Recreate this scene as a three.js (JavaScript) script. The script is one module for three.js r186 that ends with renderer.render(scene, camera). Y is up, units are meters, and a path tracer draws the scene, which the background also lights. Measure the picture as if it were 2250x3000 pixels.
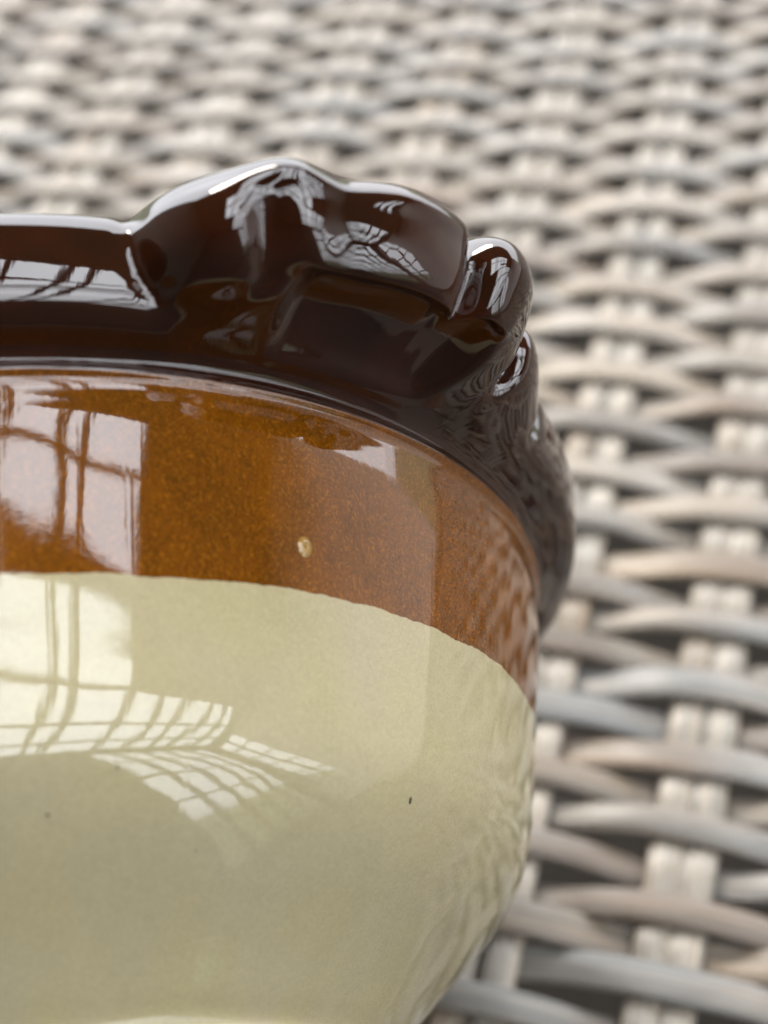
import * as THREE from 'three';
import { mergeGeometries } from 'three/addons/utils/BufferGeometryUtils.js';
import { ImprovedNoise } from 'three/addons/math/ImprovedNoise.js';

// ------------------------------------------------------------------ camera, sky, sun, exposure
const scene = new THREE.Scene();
// world axes written in the lens's own axes (right, up, back): found from the weave of the tabletop
const UPV = new THREE.Vector3(-0.1228, 0.6528, 0.7475).normalize();
const RTV = new THREE.Vector3(1, 0, 0).addScaledVector(UPV, -UPV.x).normalize();
const BKV = new THREE.Vector3().crossVectors(RTV, UPV);
const toWorld = new THREE.Matrix4().makeBasis(RTV, UPV, BKV).transpose();
const CAM_HEIGHT = 0.23466;
const camera = new THREE.PerspectiveCamera(36.87, 0.75, 0.01, 400);
camera.position.set(0, CAM_HEIGHT, 0);
camera.quaternion.setFromRotationMatrix(toWorld);
camera.focus = 0.166;
camera.userData.fStop = 13.5;
camera.updateMatrixWorld(true);
scene.add(camera);

{ // an even, bright overcast sky
  const w = 128, h = 64, d = new Float32Array(w * h * 4), nz = new ImprovedNoise();
  for (let y = 0; y < h; y++) for (let x = 0; x < w; x++) {
    const el = ((y + 0.5) / h - 0.5) * Math.PI, az = (x + 0.5) / w * Math.PI * 2;
    const px = Math.cos(el) * Math.cos(az), pz = Math.cos(el) * Math.sin(az), py = Math.sin(el);
    const cl = 1 + 0.10 * nz.noise(px * 2.1 + 4, py * 3, pz * 2.1) + 0.05 * nz.noise(px * 6, py * 8 + 3, pz * 6);
    const L = (el > 0 ? 0.62 + 0.5 * Math.sin(el) : 0.3) * cl * 1.0, i = (y * w + x) * 4;
    d[i] = L * 0.955; d[i + 1] = L * 0.99; d[i + 2] = L * 1.045; d[i + 3] = 1;
  }
  const t = new THREE.DataTexture(d, w, h, THREE.RGBAFormat, THREE.FloatType);
  t.mapping = THREE.EquirectangularReflectionMapping; t.magFilter = THREE.LinearFilter; t.minFilter = THREE.LinearFilter; t.needsUpdate = true;
  scene.background = t; scene.environment = t;
}
const sun = new THREE.DirectionalLight(0xfff3e2, 0.5);   // the sun's place behind the cloud
sun.position.set(-1.2, 2.3, -2.4); sun.target.position.set(0, 0, -0.15);
sun.castShadow = true; sun.shadow.radius = 40; sun.shadow.mapSize.set(2048, 2048);
Object.assign(sun.shadow.camera, { left: -1.5, right: 1.5, top: 1.5, bottom: -1.5, near: 0.1, far: 8 });
scene.add(sun, sun.target);

const renderer = new THREE.WebGLRenderer({ antialias: true });
renderer.toneMapping = THREE.LinearToneMapping;
renderer.toneMappingExposure = 6.9;
renderer.shadowMap.enabled = true;

// ------------------------------------------------------------------ helpers
let seed = 20240611;
const rnd = () => { seed = (seed * 1664525 + 1013904223) >>> 0; return seed / 4294967296; };
const nz = new ImprovedNoise(), N3 = (x, y, z) => nz.noise(x, y, z);
const clamp = (x, a = 0, b = 1) => Math.min(b, Math.max(a, x));
const sst = (a, b, x) => { const t = clamp((x - a) / (b - a)); return t * t * (3 - 2 * t); };
const taken = {};
const numbered = (n) => { const k = taken[n] = (taken[n] ?? -1) + 1; return k ? n + '_' + String(k).padStart(3, '0') : n; };
function mesh(name, geo, mat, parent) {
  const m = new THREE.Mesh(geo, mat); m.name = name; m.castShadow = m.receiveShadow = true; (parent ?? scene).add(m); return m;
}
function thing(name, label, category) { const g = new THREE.Group(); g.name = numbered(name); g.userData = { label, category }; scene.add(g); return g; }
function dataTex(size, fn, srgb, rx = 1, ry = 1) {
  const d = new Uint8Array(size * size * 4);
  for (let y = 0; y < size; y++) for (let x = 0; x < size; x++) { const c = fn(x, y), i = (y * size + x) * 4; d[i] = c[0]; d[i + 1] = c[1]; d[i + 2] = c[2]; d[i + 3] = 255; }
  const t = new THREE.DataTexture(d, size, size, THREE.RGBAFormat); t.wrapS = t.wrapT = THREE.RepeatWrapping; t.magFilter = THREE.LinearFilter; t.minFilter = THREE.LinearMipmapLinearFilter;
  t.generateMipmaps = true; t.repeat.set(rx, ry); if (srgb) t.colorSpace = THREE.SRGBColorSpace; t.needsUpdate = true; return t;
}
// a grid of white noise, smoothed and wrapped: cheap tiling noise with any cell size
function tileNoise(size, cx, cy) {
  const nx = Math.max(1, Math.round(size / cx)), ny = Math.max(1, Math.round(size / cy)), g = Float32Array.from({ length: nx * ny }, rnd), out = new Float32Array(size * size);
  for (let y = 0; y < size; y++) for (let x = 0; x < size; x++) {
    const fx = x / size * nx, fy = y / size * ny, ix = Math.floor(fx), iy = Math.floor(fy), tx = fx - ix, ty = fy - iy, sx = tx * tx * (3 - 2 * tx), sy = ty * ty * (3 - 2 * ty);
    const a = g[(iy % ny) * nx + ix % nx], b = g[(iy % ny) * nx + (ix + 1) % nx], c = g[((iy + 1) % ny) * nx + ix % nx], e = g[((iy + 1) % ny) * nx + (ix + 1) % nx];
    out[y * size + x] = a + (b - a) * sx + (c - a) * sy + (a - b - c + e) * sx * sy;
  }
  return out;
}

// ------------------------------------------------------------------ porch around the table (seen mirrored in the glaze)
const M = {};
M.frame = new THREE.MeshStandardMaterial({ color: new THREE.Color().setRGB(0.06, 0.055, 0.05), roughness: 0.6 });
M.wall = new THREE.MeshStandardMaterial({ color: new THREE.Color().setRGB(0.6, 0.56, 0.53), roughness: 0.9 });
M.backDark = new THREE.MeshStandardMaterial({ color: new THREE.Color().setRGB(0.04, 0.038, 0.034), roughness: 0.9 });  // back wall tone, kept dark as the shape of an unseen person
M.ceiling = new THREE.MeshStandardMaterial({ color: new THREE.Color().setRGB(0.17, 0.15, 0.13), roughness: 0.9 });
M.floor = new THREE.MeshStandardMaterial({ color: new THREE.Color().setRGB(0.03, 0.027, 0.024), roughness: 0.85 });
M.ground = new THREE.MeshStandardMaterial({ color: new THREE.Color().setRGB(0.07, 0.085, 0.045), roughness: 1 });
const box = (x0, x1, y0, y1, z0, z1) => { const g = new THREE.BoxGeometry(x1 - x0, y1 - y0, z1 - z0); g.translate((x0 + x1) / 2, (y0 + y1) / 2, (z0 + z1) / 2); return g; };
const FLOOR = -0.72, CEIL = 1.9, BACK = 1.8, RIGHT = 3.1, FRONT = -1.6, LEFT = -2.0;   // the porch is open towards the front
const SKY = { x0: -0.60, x1: 1.35, z0: -0.6, z1: 1.7 }, WIN = { x0: 1.25, x1: 2.9, y0: -0.6, y1: 1.86 }, SIDE = { z0: 1.0, z1: 1.75, y0: -0.2, y1: 1.84 };
const struct = (name, label, geo, mat) => { const m = mesh(numbered(name), geo, mat); m.userData = { kind: 'structure', label }; return m; };
struct('ground', 'garden ground around the porch', box(-60, 60, FLOOR - 0.3, FLOOR - 0.15, -60, 60), M.ground);
struct('porch_floor', 'dark porch floor under the wicker table', box(LEFT - 0.1, RIGHT + 0.1, FLOOR - 0.08, FLOOR, FRONT - 0.1, BACK + 0.1), M.floor);
struct('ceiling', 'dark porch ceiling with a skylight', mergeGeometries([box(LEFT - 0.1, SKY.x0, CEIL, CEIL + 0.1, FRONT, BACK + 0.1), box(3.0, RIGHT + 0.1, CEIL, CEIL + 0.1, FRONT, BACK + 0.1), box(SKY.x0, 3.0, CEIL, CEIL + 0.1, FRONT, SKY.z0), box(SKY.x0, 3.0, CEIL, CEIL + 0.1, SKY.z1, BACK + 0.1), box(SKY.x1, 3.0, CEIL, CEIL + 0.1, SKY.z0, 0.3), box(SKY.x0, 0.12, CEIL, CEIL + 0.1, 0.3, SKY.z1)]), M.ceiling);  // last slab added over an unseen skylight corner, cuts light on the lower bowl
struct('wall_back', 'dark porch wall beside the gridded window, stands in for an unseen person', mergeGeometries([box(LEFT, WIN.x0, FLOOR, CEIL, BACK, BACK + 0.1), box(WIN.x1, RIGHT, FLOOR, CEIL, BACK, BACK + 0.1), box(WIN.x0, WIN.x1, FLOOR, WIN.y0, BACK, BACK + 0.1), box(WIN.x0, WIN.x1, WIN.y1, CEIL, BACK, BACK + 0.1)]), M.backDark);  // its dark area stands in for the person behind the camera
struct('added_dimming_wall', 'plain unseen wall added outside to dim the sky by the side window', box(RIGHT + 1.3, RIGHT + 1.5, FLOOR - 0.15, 2.3, -1.5, 0.55), M.wall);  // added in place of a hedge, only to dim the mirrored sky
struct('added_wall_left', 'dark unseen wall added to keep the left sky out of the glaze', box(LEFT - 0.1, LEFT, FLOOR, CEIL, FRONT, BACK + 0.1), M.ceiling);  // unseen, added to block the bright left side from the lug
struct('wall_right', 'pale porch wall beside the gridded side window', mergeGeometries([box(RIGHT, RIGHT + 0.1, FLOOR, CEIL, FRONT, SIDE.z0), box(RIGHT, RIGHT + 0.1, FLOOR, SIDE.y0, SIDE.z0, BACK + 0.1), box(RIGHT, RIGHT + 0.1, SIDE.y1, CEIL, SIDE.z0, BACK + 0.1), box(RIGHT, RIGHT + 0.1, SIDE.y0, SIDE.y1, SIDE.z1, BACK + 0.1)]), M.wall);
{
  const win = thing('window', 'dark gridded window in the dark back wall, mirrored in the glaze', 'window');
  for (let x = WIN.x0; x <= WIN.x1 + 0.01; x += (WIN.x1 - WIN.x0) / 5) mesh('mullion', box(x - 0.032, x + 0.032, WIN.y0, WIN.y1, BACK + 0.02, BACK + 0.07), M.frame, win);
  for (let k = 0; k <= 5; k++) { const y = WIN.y0 + (WIN.y1 - WIN.y0) * k / 5; mesh('rail', box(WIN.x0, WIN.x1, y - 0.018, y + 0.018, BACK + 0.024, BACK + 0.066), M.frame, win); }
  const side = thing('window', 'dark gridded side window beside the pale porch wall, mirrored in the glaze', 'window');
  for (let k = 0; k <= 2; k++) { const z = SIDE.z0 + (SIDE.z1 - SIDE.z0) * k / 2; mesh('mullion', box(RIGHT + 0.02, RIGHT + 0.07, SIDE.y0, SIDE.y1, z - 0.032, z + 0.032), M.frame, side); }
  for (let k = 0; k <= 5; k++) { const y = SIDE.y0 + (SIDE.y1 - SIDE.y0) * k / 5; mesh('rail', box(RIGHT + 0.024, RIGHT + 0.066, y - 0.02, y + 0.02, SIDE.z0, SIDE.z1), M.frame, side); }
  struct('added_dark_beam', 'unseen solid beam added to darken a band of the mirrored skylight', box(0.32, SKY.x1, CEIL - 0.06, CEIL - 0.002, 0.0, 0.13), M.ceiling);  // added to break the mirrored skylight with a dark band
  const roof = thing('skylight', 'dark barred skylight frame mirrored in the glaze of the bowl', 'skylight');
  for (const x of [-0.60, -0.25, -0.09, 0.30, 0.66, 0.82, 1.35, 1.68, 2.0, 2.33, 2.66, 3.0]) mesh('glazing_bar', box(x - 0.022, x + 0.022, CEIL + 0.02, CEIL + 0.08, x > 1.4 ? 0.3 : SKY.z0, x < 0.1 ? 0.3 : SKY.z1), M.frame, roof);
  for (const z of [-0.6, -0.25, 0.31, 0.8, 1.3, 1.7]) mesh('cross_bar', box(z > 0.3 ? 0.12 : SKY.x0, z > 0.3 ? 3.0 : SKY.x1, CEIL + 0.026, CEIL + 0.074, z - 0.02, z + 0.02), M.frame, roof);
}

// ------------------------------------------------------------------ wicker tabletop
const ROT = -0.2523, SI = 0.0302, SJ = 0.0072, U0 = -0.0411, V0 = -0.3771;
{
  const S = 256, f1 = tileNoise(S, 64, 3), f2 = tileNoise(S, 128, 9), f3 = tileNoise(S, 24, 24), f4 = tileNoise(S, 30, 2);
  const grain = dataTex(S, (x, y) => { const i = y * S + x, v = 0.86 + 0.16 * (f1[i] - 0.5) + 0.22 * (f2[i] - 0.5) + 0.1 * (f3[i] - 0.5), w = (f2[i] - 0.5) * 14; return [clamp(v * 236 + w, 0, 255), clamp(v * 233, 0, 255), clamp(v * 229 - w, 0, 255)]; }, true);
  const bump = dataTex(S, (x, y) => { const i = y * S + x, v = clamp(0.5 * f1[i] + 0.5 * f4[i]) * 255; return [v, v, v]; });
  M.wicker = new THREE.MeshStandardMaterial({ color: 0xffffff, map: grain, bumpMap: bump, bumpScale: 0.0002, roughness: 0.36, vertexColors: true });
  M.under = new THREE.MeshStandardMaterial({ color: new THREE.Color().setRGB(0.10, 0.085, 0.07), roughness: 0.8 });  // table wood tone, set dark so the weave gaps look shaded
}
// sweep a flattened round along points (each {p, nrm}) with half-width a, half-height b
function strand(pts, a, b, colour, rad = 8) {
  const pos = [], uv = [], col = [], idx = [], n = pts.length, T = new THREE.Vector3(), B = new THREE.Vector3(), U = new THREE.Vector3(), q = new THREE.Vector3();
  let len = rnd() * 3; const v0 = rnd() * 5;
  for (let i = 0; i < n; i++) {
    T.subVectors(pts[Math.min(n - 1, i + 1)], pts[Math.max(0, i - 1)]).normalize();
    B.set(0, 1, 0).cross(T).normalize(); U.crossVectors(T, B);
    if (i) len += pts[i].distanceTo(pts[i - 1]);
    const c = colour(i);
    for (let k = 0; k <= rad; k++) {
      const t = k / rad * Math.PI * 2, cx = Math.cos(t), cy = Math.sin(t);
      q.copy(pts[i]).addScaledVector(B, a * Math.sign(cx) * Math.abs(cx) ** 0.85).addScaledVector(U, b * cy);
      pos.push(q.x, q.y, q.z); uv.push(len / 0.09, v0 + k / rad * 1.0); col.push(c[0], c[1], c[2]);
    }
  }
  for (let i = 0; i < n - 1; i++) for (let k = 0; k < rad; k++) { const o = i * (rad + 1) + k, m = o + rad + 1; idx.push(o, o + 1, m, m, o + 1, m + 1); }
  const g = new THREE.BufferGeometry(); g.setAttribute('position', new THREE.Float32BufferAttribute(pos, 3)); g.setAttribute('uv', new THREE.Float32BufferAttribute(uv, 2)); g.setAttribute('color', new THREE.Float32BufferAttribute(col, 3)); g.setIndex(idx); g.computeVertexNormals();
  return g;
}
const GREY = [0.215, 0.210, 0.198], TAN = [0.285, 0.215, 0.14], PALE = [0.43, 0.405, 0.36], BARK = [0.15, 0.095, 0.055], mix = (a, b, t) => a.map((v, i) => v + (b[i] - v) * t);
{
  const top = thing('wicker_table', 'weathered grey and beige woven wicker tabletop under the glazed bowl', 'table');
  top.rotation.y = ROT; top.position.set(0, -0.0037, 0);
  // rotation.y turns local x to (cos, 0, -sin) and local z to (sin, 0, cos), the weave's own directions
  const I0 = -13, I1 = 12, J0 = -60, J1 = 44, AMP = 0.0026;
  for (let j = J0; j <= J1; j++) {
    const ph = rnd() * 9, tone = rnd(), fine = j > -10 && j < 56, st = fine ? 14 : 8, pts = [], base = mix(mix(GREY, TAN, 0.9 * rnd() ** 2), PALE, 0.6 * rnd() ** 1.5), br = 0.76 + 0.46 * rnd(), off = (rnd() - 0.5) * 0.0022, wid = 0.0028 + 0.0007 * rnd();
    for (let k = 0; k <= (I1 - I0) * st; k++) {
      const i = I0 - 0.5 + k / st, u = U0 + SI * i, c = -Math.cos(Math.PI * (i + j));
      const y = AMP * (c * 1.06 - 0.07 * Math.cos(3 * Math.PI * (i + j)) * -1) + 0.0006 * N3(i * 0.9, j * 3.1, ph);
      pts.push(new THREE.Vector3(u, y, V0 + SJ * j + off + 0.0017 * N3(i * 0.45 + ph, j * 7.3, 2) + 0.0008 * N3(i * 1.3, j * 5.1, ph)));
    }
    // each strand has its own bleached tone and, along its length, patches of warmer bark
    const g = strand(pts, wid, 0.0010, (q) => {
      const run = 18 * q / st / (1 + tone), warm = clamp(0.5 + 1.5 * N3(run * 0.071 + ph, 3.1, tone * 7)), bark = sst(0.15, 0.45, N3(run * 0.053 + 5 * ph, 8.7, tone * 9));
      return mix(mix(base, TAN, warm * 0.5), BARK, bark * 0.6).map((v) => v * br);
    }, fine ? 10 : 7);
    mesh('weaver', g, M.wicker, top);
  }
  for (let i = I0; i <= I1; i++) for (const s of [-1, 1]) {
    const ph = rnd() * 9, base = mix(PALE, TAN, 0.15 + 0.3 * rnd()), r = 0.00275 + 0.0003 * rnd(), pts = [], st = 3, bx = (rnd() - 0.5) * 0.001;
    for (let k = 0; k <= (J1 - J0) * st; k++) {
      const j = J0 + k / st, c = Math.cos(Math.PI * (i + j));
      pts.push(new THREE.Vector3(U0 + SI * i + s * 0.0031 + bx + 0.0009 * N3(j * 0.12, i, ph) + 0.0003 * N3(j * 0.6, s, ph), 0.0007 * c, V0 + SJ * j));
    }
    mesh('stake', strand(pts, r * 1.04, r * 0.46, (q) => { const j = J0 + q / st, b = sst(0.2, 0.5, N3(j * 0.16, i * 2.1, ph)); return mix(base, TAN, b * 0.8).map((v) => v * (1 + 0.12 * N3(j * 0.4, i, s))); }), M.wicker, top);
  }
  const x0 = U0 + SI * (I0 - 0.5), x1 = U0 + SI * (I1 - 0.5) , z0 = V0 + SJ * J0, z1 = V0 + SJ * J1;
  mesh('edge_rail', mergeGeometries([box(x0 - 0.03, x0, -0.02, 0.008, z0 - 0.03, z1 + 0.03), box(x1, x1 + 0.03, -0.02, 0.008, z0 - 0.03, z1 + 0.03), box(x0, x1, -0.02, 0.008, z0 - 0.03, z0), box(x0, x1, -0.02, 0.008, z1, z1 + 0.03)]), M.under, top);
  mesh('added_dark_board', box(x0 - 0.03, x1 + 0.03, -0.165, -0.155, z0 - 0.03, z1 + 0.03), M.under, top);  // added sheet below the weave, makes its gaps read as deep shade
  mesh('added_skirt', mergeGeometries([box(x0 - 0.03, x0 - 0.015, -0.155, -0.021, z0 - 0.03, z1 + 0.03), box(x1 + 0.015, x1 + 0.03, -0.155, -0.021, z0 - 0.03, z1 + 0.03), box(x0 - 0.015, x1 + 0.015, -0.155, -0.021, z0 - 0.03, z0 - 0.015), box(x0 - 0.015, x1 + 0.015, -0.155, -0.021, z1 + 0.015, z1 + 0.03)]), M.under, top);  // added sides that close the box and keep light out below the weave
  for (const [x, z] of [[x0, z0], [x1, z0], [x0, z1], [x1, z1]]) mesh('leg', box(x - 0.02, x + 0.02, FLOOR + 0.0037, -0.1655, z - 0.02, z + 0.02), M.under, top);
}

// ------------------------------------------------------------------ the glazed bowl, lying on its side
const RB = 0.065, HB = -0.60;                 // radius at the glaze line, height of the foot (in radii) below it
const potPos = new THREE.Vector3(-0.04409222, -0.03924654, -0.19626268).applyMatrix4(toWorld).add(new THREE.Vector3(0, CAM_HEIGHT, 0));
const axS = new THREE.Vector3(0.98599335, 0.16678462, 0).applyMatrix4(toWorld), axA = new THREE.Vector3(-0.14431698, 0.85316972, -0.50127242).applyMatrix4(toWorld), axN = new THREE.Vector3(-0.08360453, 0.49425127, 0.86528952).applyMatrix4(toWorld);
const bowl = thing('stoneware_bowl', 'glossy stoneware bowl lying on wicker, cream below, caramel band, dark brown rim and lug handle', 'bowl');
bowl.quaternion.setFromRotationMatrix(new THREE.Matrix4().makeBasis(axS, axA, axN));
bowl.position.copy(potPos).addScaledVector(axA, HB * RB);

// glaze materials
{
  const S = 1024, a = tileNoise(S, 3, 3), b = tileNoise(S, 9, 9), c = tileNoise(S, 60, 60), e = tileNoise(S, 5, 5), st = tileNoise(S, 9, 340), st2 = tileNoise(S, 34, 512), o = tileNoise(S, 22, 22), k = tileNoise(S, 140, 140);
  const h8 = (v) => { const q = clamp(v) * 255; return [q, q, q]; };
  const cream = dataTex(S, (x, y) => {
    const i = y * S + x; let v = 1 + 0.09 * (a[i] - 0.5) + 0.04 * (b[i] - 0.5) + 0.02 * (c[i] - 0.5);
    const sp = e[i] > 0.985 && c[i] > 0.5 ? 0.82 : 1; v *= sp; return [clamp(v * 155, 0, 255), clamp(v * 145, 0, 255), clamp(v * 114 + 6 * (k[i] - 0.5), 0, 255)];
  }, true);
  const caramel = dataTex(S, (x, y) => {
    const i = y * S + x, g = sst(0.62, 0.95, e[i]), d = sst(0.6, 0.95, b[i]);
    let v = 1 + 0.30 * (a[i] - 0.5) + 0.2 * (b[i] - 0.5) + 0.12 * (c[i] - 0.5) + 0.10 * (k[i] - 0.5);
    return [clamp(v * 94 + 24 * g - 12 * d, 0, 255), clamp(v * 53 + 19 * g - 9 * d, 0, 255), clamp(v * 7 + 8 * g, 0, 255)];
  }, true);
  const dark = dataTex(S, (x, y) => {
    const i = y * S + x; let v = 1 + 0.2 * (a[i] - 0.5) + 0.2 * (c[i] - 0.5) + 0.35 * (k[i] - 0.5);
    return [clamp(v * 40, 0, 255), clamp(v * 17, 0, 255), clamp(v * 7, 0, 255)];
  }, true);
  const ripple = dataTex(S, (x, y) => { const i = y * S + x; return h8(0.42 * st[i] + 0.28 * st2[i] + 0.2 * o[i] + 0.1 * b[i]); });
  const peel = dataTex(S, (x, y) => { const i = y * S + x; return h8(0.5 * k[i] + 0.35 * c[i] + 0.15 * o[i]); });
  M.cream = new THREE.MeshPhysicalMaterial({ map: cream, roughness: 0.05, ior: 1.62, bumpMap: ripple, bumpScale: 0.000007 });
  M.caramel = new THREE.MeshPhysicalMaterial({ map: caramel, roughness: 0.045, ior: 1.65, bumpMap: ripple, bumpScale: 0.000010 });
  M.dark = new THREE.MeshPhysicalMaterial({ map: dark, roughness: 0.03, ior: 1.65, bumpMap: ripple, bumpScale: 0.000006 });
  M.blister = new THREE.MeshPhysicalMaterial({ color: new THREE.Color().setRGB(0.26, 0.15, 0.035), roughness: 0.08, ior: 1.6 });
  M.speck = new THREE.MeshStandardMaterial({ color: new THREE.Color().setRGB(0.02, 0.012, 0.008), roughness: 0.5 });
}
// outline from the foot to inside the mouth; control points as [radius, height] in glaze-line radii
const FOOT = [[0.02, -0.565], [0.47, -0.565], [0.53, -0.570], [0.55, -0.600], [0.605, -0.600], [0.626, -0.590], [0.628, -0.570]];
const WALL = [[0.618, -0.550], [0.656, -0.512], [0.706, -0.464], [0.758, -0.418], [0.810, -0.374], [0.857, -0.330], [0.897, -0.284], [0.925, -0.240], [0.947, -0.180], [0.972, -0.080], [0.992, 0.0]];
const BAND = [[1.010, 0.08], [1.027, 0.16], [1.040, 0.232], [1.0445, 0.268], [1.0475, 0.292], [1.0515, 0.304], [1.060, 0.313]];
const RIM0 = [[1.060, 0.322], [1.056, 0.334], [1.072, 0.345], [1.102, 0.352], [1.122, 0.359], [1.141, 0.371], [1.151, 0.388], [1.157, 0.409], [1.162, 0.437], [1.166, 0.474], [1.166, 0.506], [1.152, 0.536], [1.122, 0.551], [1.095, 0.556], [1.062, 0.540]];
const RIM1 = [[1.060, 0.322], [1.056, 0.334], [1.072, 0.345], [1.102, 0.352], [1.150, 0.374], [1.235, 0.392], [1.318, 0.380], [1.352, 0.354], [1.392, 0.386], [1.418, 0.430], [1.432, 0.470], [1.382, 0.517], [1.185, 0.549], [1.100, 0.556], [1.062, 0.540]];
const RIMF = [[1.060, 0.322], [1.056, 0.334], [1.072, 0.345], [1.102, 0.352], [1.165, 0.354], [1.238, 0.352], [1.305, 0.353], [1.360, 0.366], [1.400, 0.394], [1.422, 0.434], [1.432, 0.471], [1.382, 0.518], [1.185, 0.549], [1.100, 0.556], [1.062, 0.540]];
const INSIDE = [[1.035, 0.49], [1.015, 0.40], [0.985, 0.25], [0.955, 0.08], [0.925, -0.08], [0.88, -0.2], [0.79, -0.33], [0.66, -0.43], [0.50, -0.49], [0.02, -0.505]];
// how far the lug stands out, by angle (degrees from the bowl's upper side)
const LUG = [[22, 1.168], [23.0, 1.170], [24.0, 1.205], [25.2, 1.255], [27, 1.30], [29, 1.342], [30.2, 1.370], [31.6, 1.390], [33, 1.390], [34.6, 1.386], [35.8, 1.384], [37.4, 1.393], [39.5, 1.405], [42, 1.402], [44, 1.392], [45.6, 1.378], [46.4, 1.388], [47.6, 1.408], [49, 1.408], [51, 1.384], [53, 1.347], [55, 1.297], [56.5, 1.268], [58, 1.265], [60.5, 1.25], [63, 1.222], [66, 1.190], [69, 1.172], [71, 1.168], [74, 1.168]];
function lin(tab, x) { if (x <= tab[0][0]) return tab[0][1]; for (let i = 1; i < tab.length; i++) if (x <= tab[i][0]) { const [a, b] = tab[i - 1], [c, d] = tab[i]; return b + (d - b) * (x - a) / (c - a); } return tab[tab.length - 1][1]; }
const smoothLug = (t, w) => { let s = 0; for (let k = -4; k <= 4; k++) s += lin(LUG, t + k * w); return s / 9; };
const gauss = (x, s) => Math.exp(-x * x / (2 * s * s));
function rimAt(deg) {
  const out = [];
  for (let k = 0; k < RIM0.length; k++) {
    const low = 1 - sst(3, 9, k), c = 45.5, t = c + (deg - c) * (1 + 0.16 * low);
    const w = clamp((smoothLug(t, k >= 10 || k < 6 ? 0.24 : 0.24 + 0.45 * sst(29, 32, t) * (1 - sst(41, 44.5, t))) - 1.168) / (1.432 - 1.168), 0, 1.05);
    const q = sst(31, 34.5, t) * (1 - sst(49, 53, t));
    const L = [0, 1].map((e) => RIMF[k][e] + (RIM1[k][e] - RIMF[k][e]) * q);
    const rd = sst(44, 47.5, t); if (k >= 9 && k <= 11) { L[0] += rd * [0.004, -0.020, -0.040][k - 9]; L[1] += rd * [0.002, 0.010, 0.004][k - 9]; }
    let r = RIM0[k][0] + (L[0] - RIM0[k][0]) * w, h = RIM0[k][1] + (L[1] - RIM0[k][1]) * Math.min(1, w * (1 + 0.25 * q));
    const face = sst(5, 7, k) * (1 - sst(11, 13, k));           // pinched valleys between the finger lobes
    const val = 0.026 * (1 - sst(8, 9.8, k)) * gauss(t - 30.3, 0.85) - 0.020 * (1 - sst(8.5, 10, k)) * gauss(t - 27.2, 1.8) + 0.004 * gauss(t - 35.2, 1.2) + 0.035 * gauss(t - 46.0, 0.6) + 0.032 * gauss(t - 57.0, 0.6) + 0.016 * gauss(t - 68, 0.7) + 0.012 * gauss(t - 23.3, 0.6);
    r -= val * face; h += (k > 5 && k < 9 ? 0.4 : 0) * val - (k >= 10 && k < 12 ? 0.35 : 0) * val;
    out.push([r, h]);
  }
  return out;
}
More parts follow.
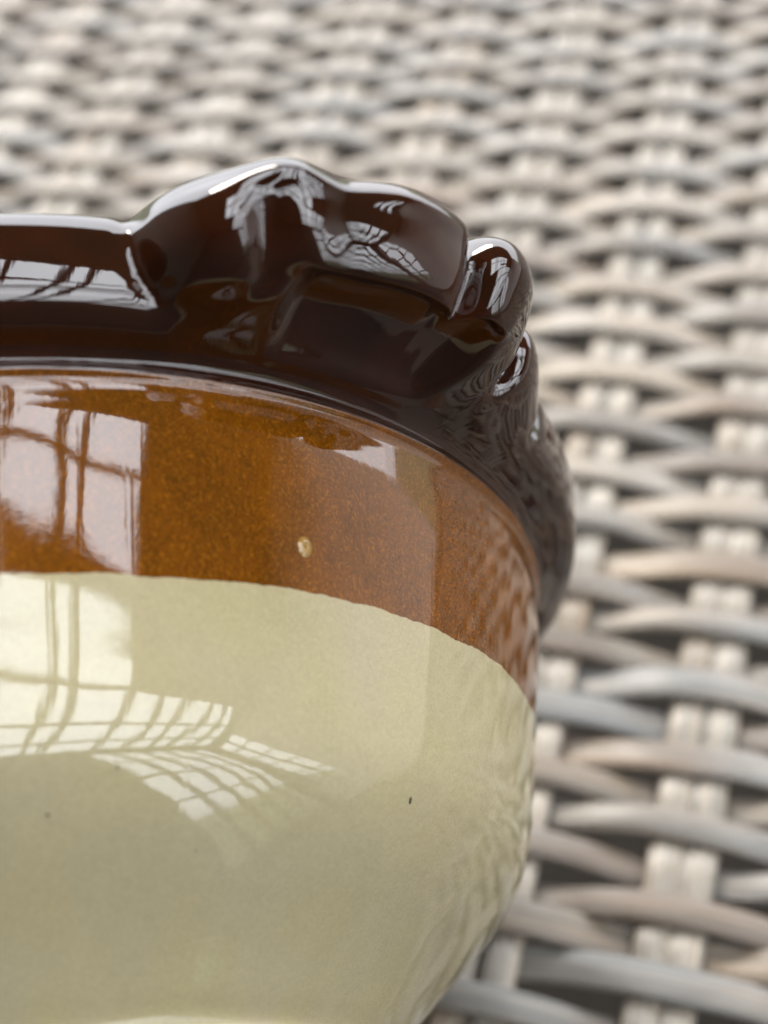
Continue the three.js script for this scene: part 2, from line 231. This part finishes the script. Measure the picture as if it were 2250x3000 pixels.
// Catmull-Rom through [r, h] with n samples for each span
function smooth(pts, n) {
  const o = [];
  for (let i = 0; i < pts.length - 1; i++) {
    const p0 = pts[Math.max(0, i - 1)], p1 = pts[i], p2 = pts[i + 1], p3 = pts[Math.min(pts.length - 1, i + 2)];
    for (let k = 0; k < n[i]; k++) { const t = k / n[i], f = (e) => 0.5 * (2 * p1[e] + (p2[e] - p0[e]) * t + (2 * p0[e] - 5 * p1[e] + 4 * p2[e] - p3[e]) * t * t + (3 * p1[e] - p0[e] - 3 * p2[e] + p3[e]) * t * t * t); o.push([f(0), f(1)]); }
  }
  o.push(pts[pts.length - 1]); return o;
}
{
  const cF = FOOT.length, cW = cF + WALL.length, cB = cW + BAND.length, cR = cB + RIM0.length, cI = cR + INSIDE.length;
  const spans = []; for (let i = 0; i < cI - 1; i++) spans.push(i < cF - 1 ? 4 : i < cW ? 8 : i < cB ? 8 : i < cR - 1 ? 12 : 4);
  const at = []; let acc = 0; for (let i = 0; i < cI; i++) { at.push(acc); acc += spans[i] ?? 0; }
  // angles: fine over the lug, medium over the face towards the lens
  const ang = []; for (let d = -180; d < 180;) { ang.push(d); d += d >= 19 && d < 76 ? 0.2 : d >= -30 && d < 120 ? 0.6 : 1.5; } ang.push(180);
  const NA = ang.length, NP = acc + 1, P = new Float32Array(NA * NP * 3), UVs = new Float32Array(NA * NP * 2), splits = at[cW - 1];
  for (let ia = 0; ia < NA; ia++) {
    const deg = ang[ia], th = deg * Math.PI / 180, cs = Math.cos(th), sn = Math.sin(th);
    const prof = smooth([...FOOT, ...WALL, ...BAND, ...rimAt(deg), ...INSIDE], spans);
    // the brushed edge of the caramel glaze wanders: slide the rows next to it along the wall
    const wob = 0.010 * N3(sn * 3.1 + 7, cs * 3.1, 1) + 0.004 * N3(sn * 13, cs * 13, 5) + 0.0018 * N3(sn * 60, cs * 60, 8) + 0.0010 * N3(sn * 160, cs * 160, 3);
    let run = 0;
    for (let ip = 0; ip < NP; ip++) {
      let [r, h] = prof[ip];
      const near = Math.max(0, 1 - Math.abs(ip - splits) / 7); h += wob * near; r += wob * near * 0.24;
      // thrown and dipped by hand: the surface is never quite round
      const amp = ip > at[1] && ip < at[cR - 1] ? 1 : 0.3;
      r += amp * (0.0030 * N3(sn * 1.6, h * 1.5, cs * 1.6 + 3) + 0.0011 * N3(sn * 5 + 2, h * 3, cs * 5) + 0.00035 * N3(sn * 14, h * 9 + 4, cs * 14));
      const o = ia * NP + ip;
      P[o * 3] = r * sn * RB; P[o * 3 + 1] = (h - HB) * RB; P[o * 3 + 2] = r * cs * RB;
      if (ip) run += Math.hypot(r - prof[ip - 1][0], h - prof[ip - 1][1]) * RB;
      UVs[o * 2] = Math.round(2 * Math.PI * RB / 0.04) * (deg / 360); UVs[o * 2 + 1] = run / 0.04;
    }
  }
  const all = []; for (let ia = 0; ia < NA - 1; ia++) for (let ip = 0; ip < NP - 1; ip++) { const o = ia * NP + ip, m = o + NP; all.push(o, m, o + 1, m, m + 1, o + 1); }
  const whole = new THREE.BufferGeometry(); whole.setAttribute('position', new THREE.BufferAttribute(P, 3)); whole.setIndex(all); whole.computeVertexNormals();
  const Nn = whole.attributes.normal.array;
  for (let ip = 0; ip < NP; ip++) for (let e = 0; e < 3; e++) { const i0 = ip * 3 + e, i1 = ((NA - 1) * NP + ip) * 3 + e, v = (Nn[i0] + Nn[i1]) / 2; Nn[i0] = Nn[i1] = v; }
  function part(name, mat, inside, label) {
    const map = new Map(), pos = [], nor = [], uv = [], idx = [];
    const use = (o) => { let v = map.get(o); if (v === undefined) { v = pos.length / 3; map.set(o, v); pos.push(P[o * 3], P[o * 3 + 1], P[o * 3 + 2]); nor.push(Nn[o * 3], Nn[o * 3 + 1], Nn[o * 3 + 2]); uv.push(UVs[o * 2], UVs[o * 2 + 1]); } return v; };
    for (let ia = 0; ia < NA - 1; ia++) for (let ip = 0; ip < NP - 1; ip++) if (inside(ang[ia], ip)) { const o = ia * NP + ip, m = o + NP; idx.push(use(o), use(m), use(o + 1), use(m), use(m + 1), use(o + 1)); }
    const g = new THREE.BufferGeometry(); g.setAttribute('position', new THREE.Float32BufferAttribute(pos, 3)); g.setAttribute('normal', new THREE.Float32BufferAttribute(nor, 3)); g.setAttribute('uv', new THREE.Float32BufferAttribute(uv, 2)); g.setIndex(idx);
    const m = mesh(name, g, mat, bowl); if (label) m.userData.label = label; return m;
  }
  const lugLo = at[cB + 3], lugHi = at[cB + 13], isLug = (d, ip) => d >= 23 && d < 70.5 && ip >= lugLo && ip < lugHi, rimLo = at[cB - 1];
  part('foot', M.cream, (d, ip) => ip < at[cF], 'cream foot ring');
  part('body', M.cream, (d, ip) => ip >= at[cF] && ip < splits, 'cream glazed belly');
  part('glaze_band', M.caramel, (d, ip) => ip >= splits && ip < rimLo, 'speckled caramel brown glaze band');
  part('rim', M.dark, (d, ip) => ip >= rimLo && ip < at[cR - 1] && !isLug(d, ip), 'dark brown glossy collar rim');
  part('handle', M.dark, isLug, 'dark brown lobed lug handle with finger hollow');
  // small flaws in the glaze: one burst blister on the band, dark specks on the belly
  const wallAt = (h) => { const q = [...WALL, ...BAND].find((e) => e[1] > h), i = [...WALL, ...BAND].indexOf(q), p = [...WALL, ...BAND][i - 1]; return [p[0] + (q[0] - p[0]) * (h - p[1]) / (q[1] - p[1]), (q[0] - p[0]) / (q[1] - p[1])]; };
  function flaw(name, deg, h, geo, mat, lift = 0) {
    const [r, sl] = wallAt(h), t = deg * Math.PI / 180, m = mesh(name, geo, mat, bowl), out = new THREE.Vector3(Math.sin(t), -sl, Math.cos(t)).normalize();
    m.position.set(r * Math.sin(t) * RB, (h - HB) * RB, r * Math.cos(t) * RB).addScaledVector(out, lift); m.quaternion.setFromUnitVectors(new THREE.Vector3(0, 0, 1), out); return m;
  }
  const pit = new THREE.LatheGeometry([[0, -0.00012], [0.00008, -0.0001], [0.00013, 0.00006], [0.00022, 0.00017], [0.0004, 0.00021], [0.0006, 0.00016], [0.0008, 0.00006], [0.00105, -0.00012]].map(([x, y]) => new THREE.Vector2(x, y)), 24); pit.rotateX(Math.PI / 2); pit.scale(0.8, 1.05, 0.9);
  flaw('glaze_blister', 39.4, 0.068, pit, M.blister, 0.00012).userData.label = 'burst blister in the caramel glaze';
  flaw('pinhole', 39.4, 0.074, new THREE.SphereGeometry(0.00013, 12, 8), M.speck, 0.0002);
  const fleck = (a, b) => { const g = new THREE.SphereGeometry(1, 12, 8), p = g.attributes.position; for (let i = 0; i < p.count; i++) { const n = 1 + 0.35 * N3(p.getX(i) * 1.7 + a * 9e3, p.getY(i) * 1.7, p.getZ(i) * 2); p.setXYZ(i, p.getX(i) * n, p.getY(i) * n, p.getZ(i)); } g.scale(a, b, 0.00016); g.computeVertexNormals(); return g; };
  for (const [d, h, a, b] of [[54.3, -0.274, 0.00022, 0.00042], [15.9, -0.317, 0.00014, 0.00014], [22.0, -0.267, 0.0001, 0.00012], [30.5, -0.36, 0.00008, 0.00009]]) flaw('glaze_speck', d, h, fleck(a, b), M.speck, 0.00006);
  part('interior', M.dark, (d, ip) => ip >= at[cR - 1]);
}
renderer.setSize(768, 1024);
renderer.render(scene, camera);
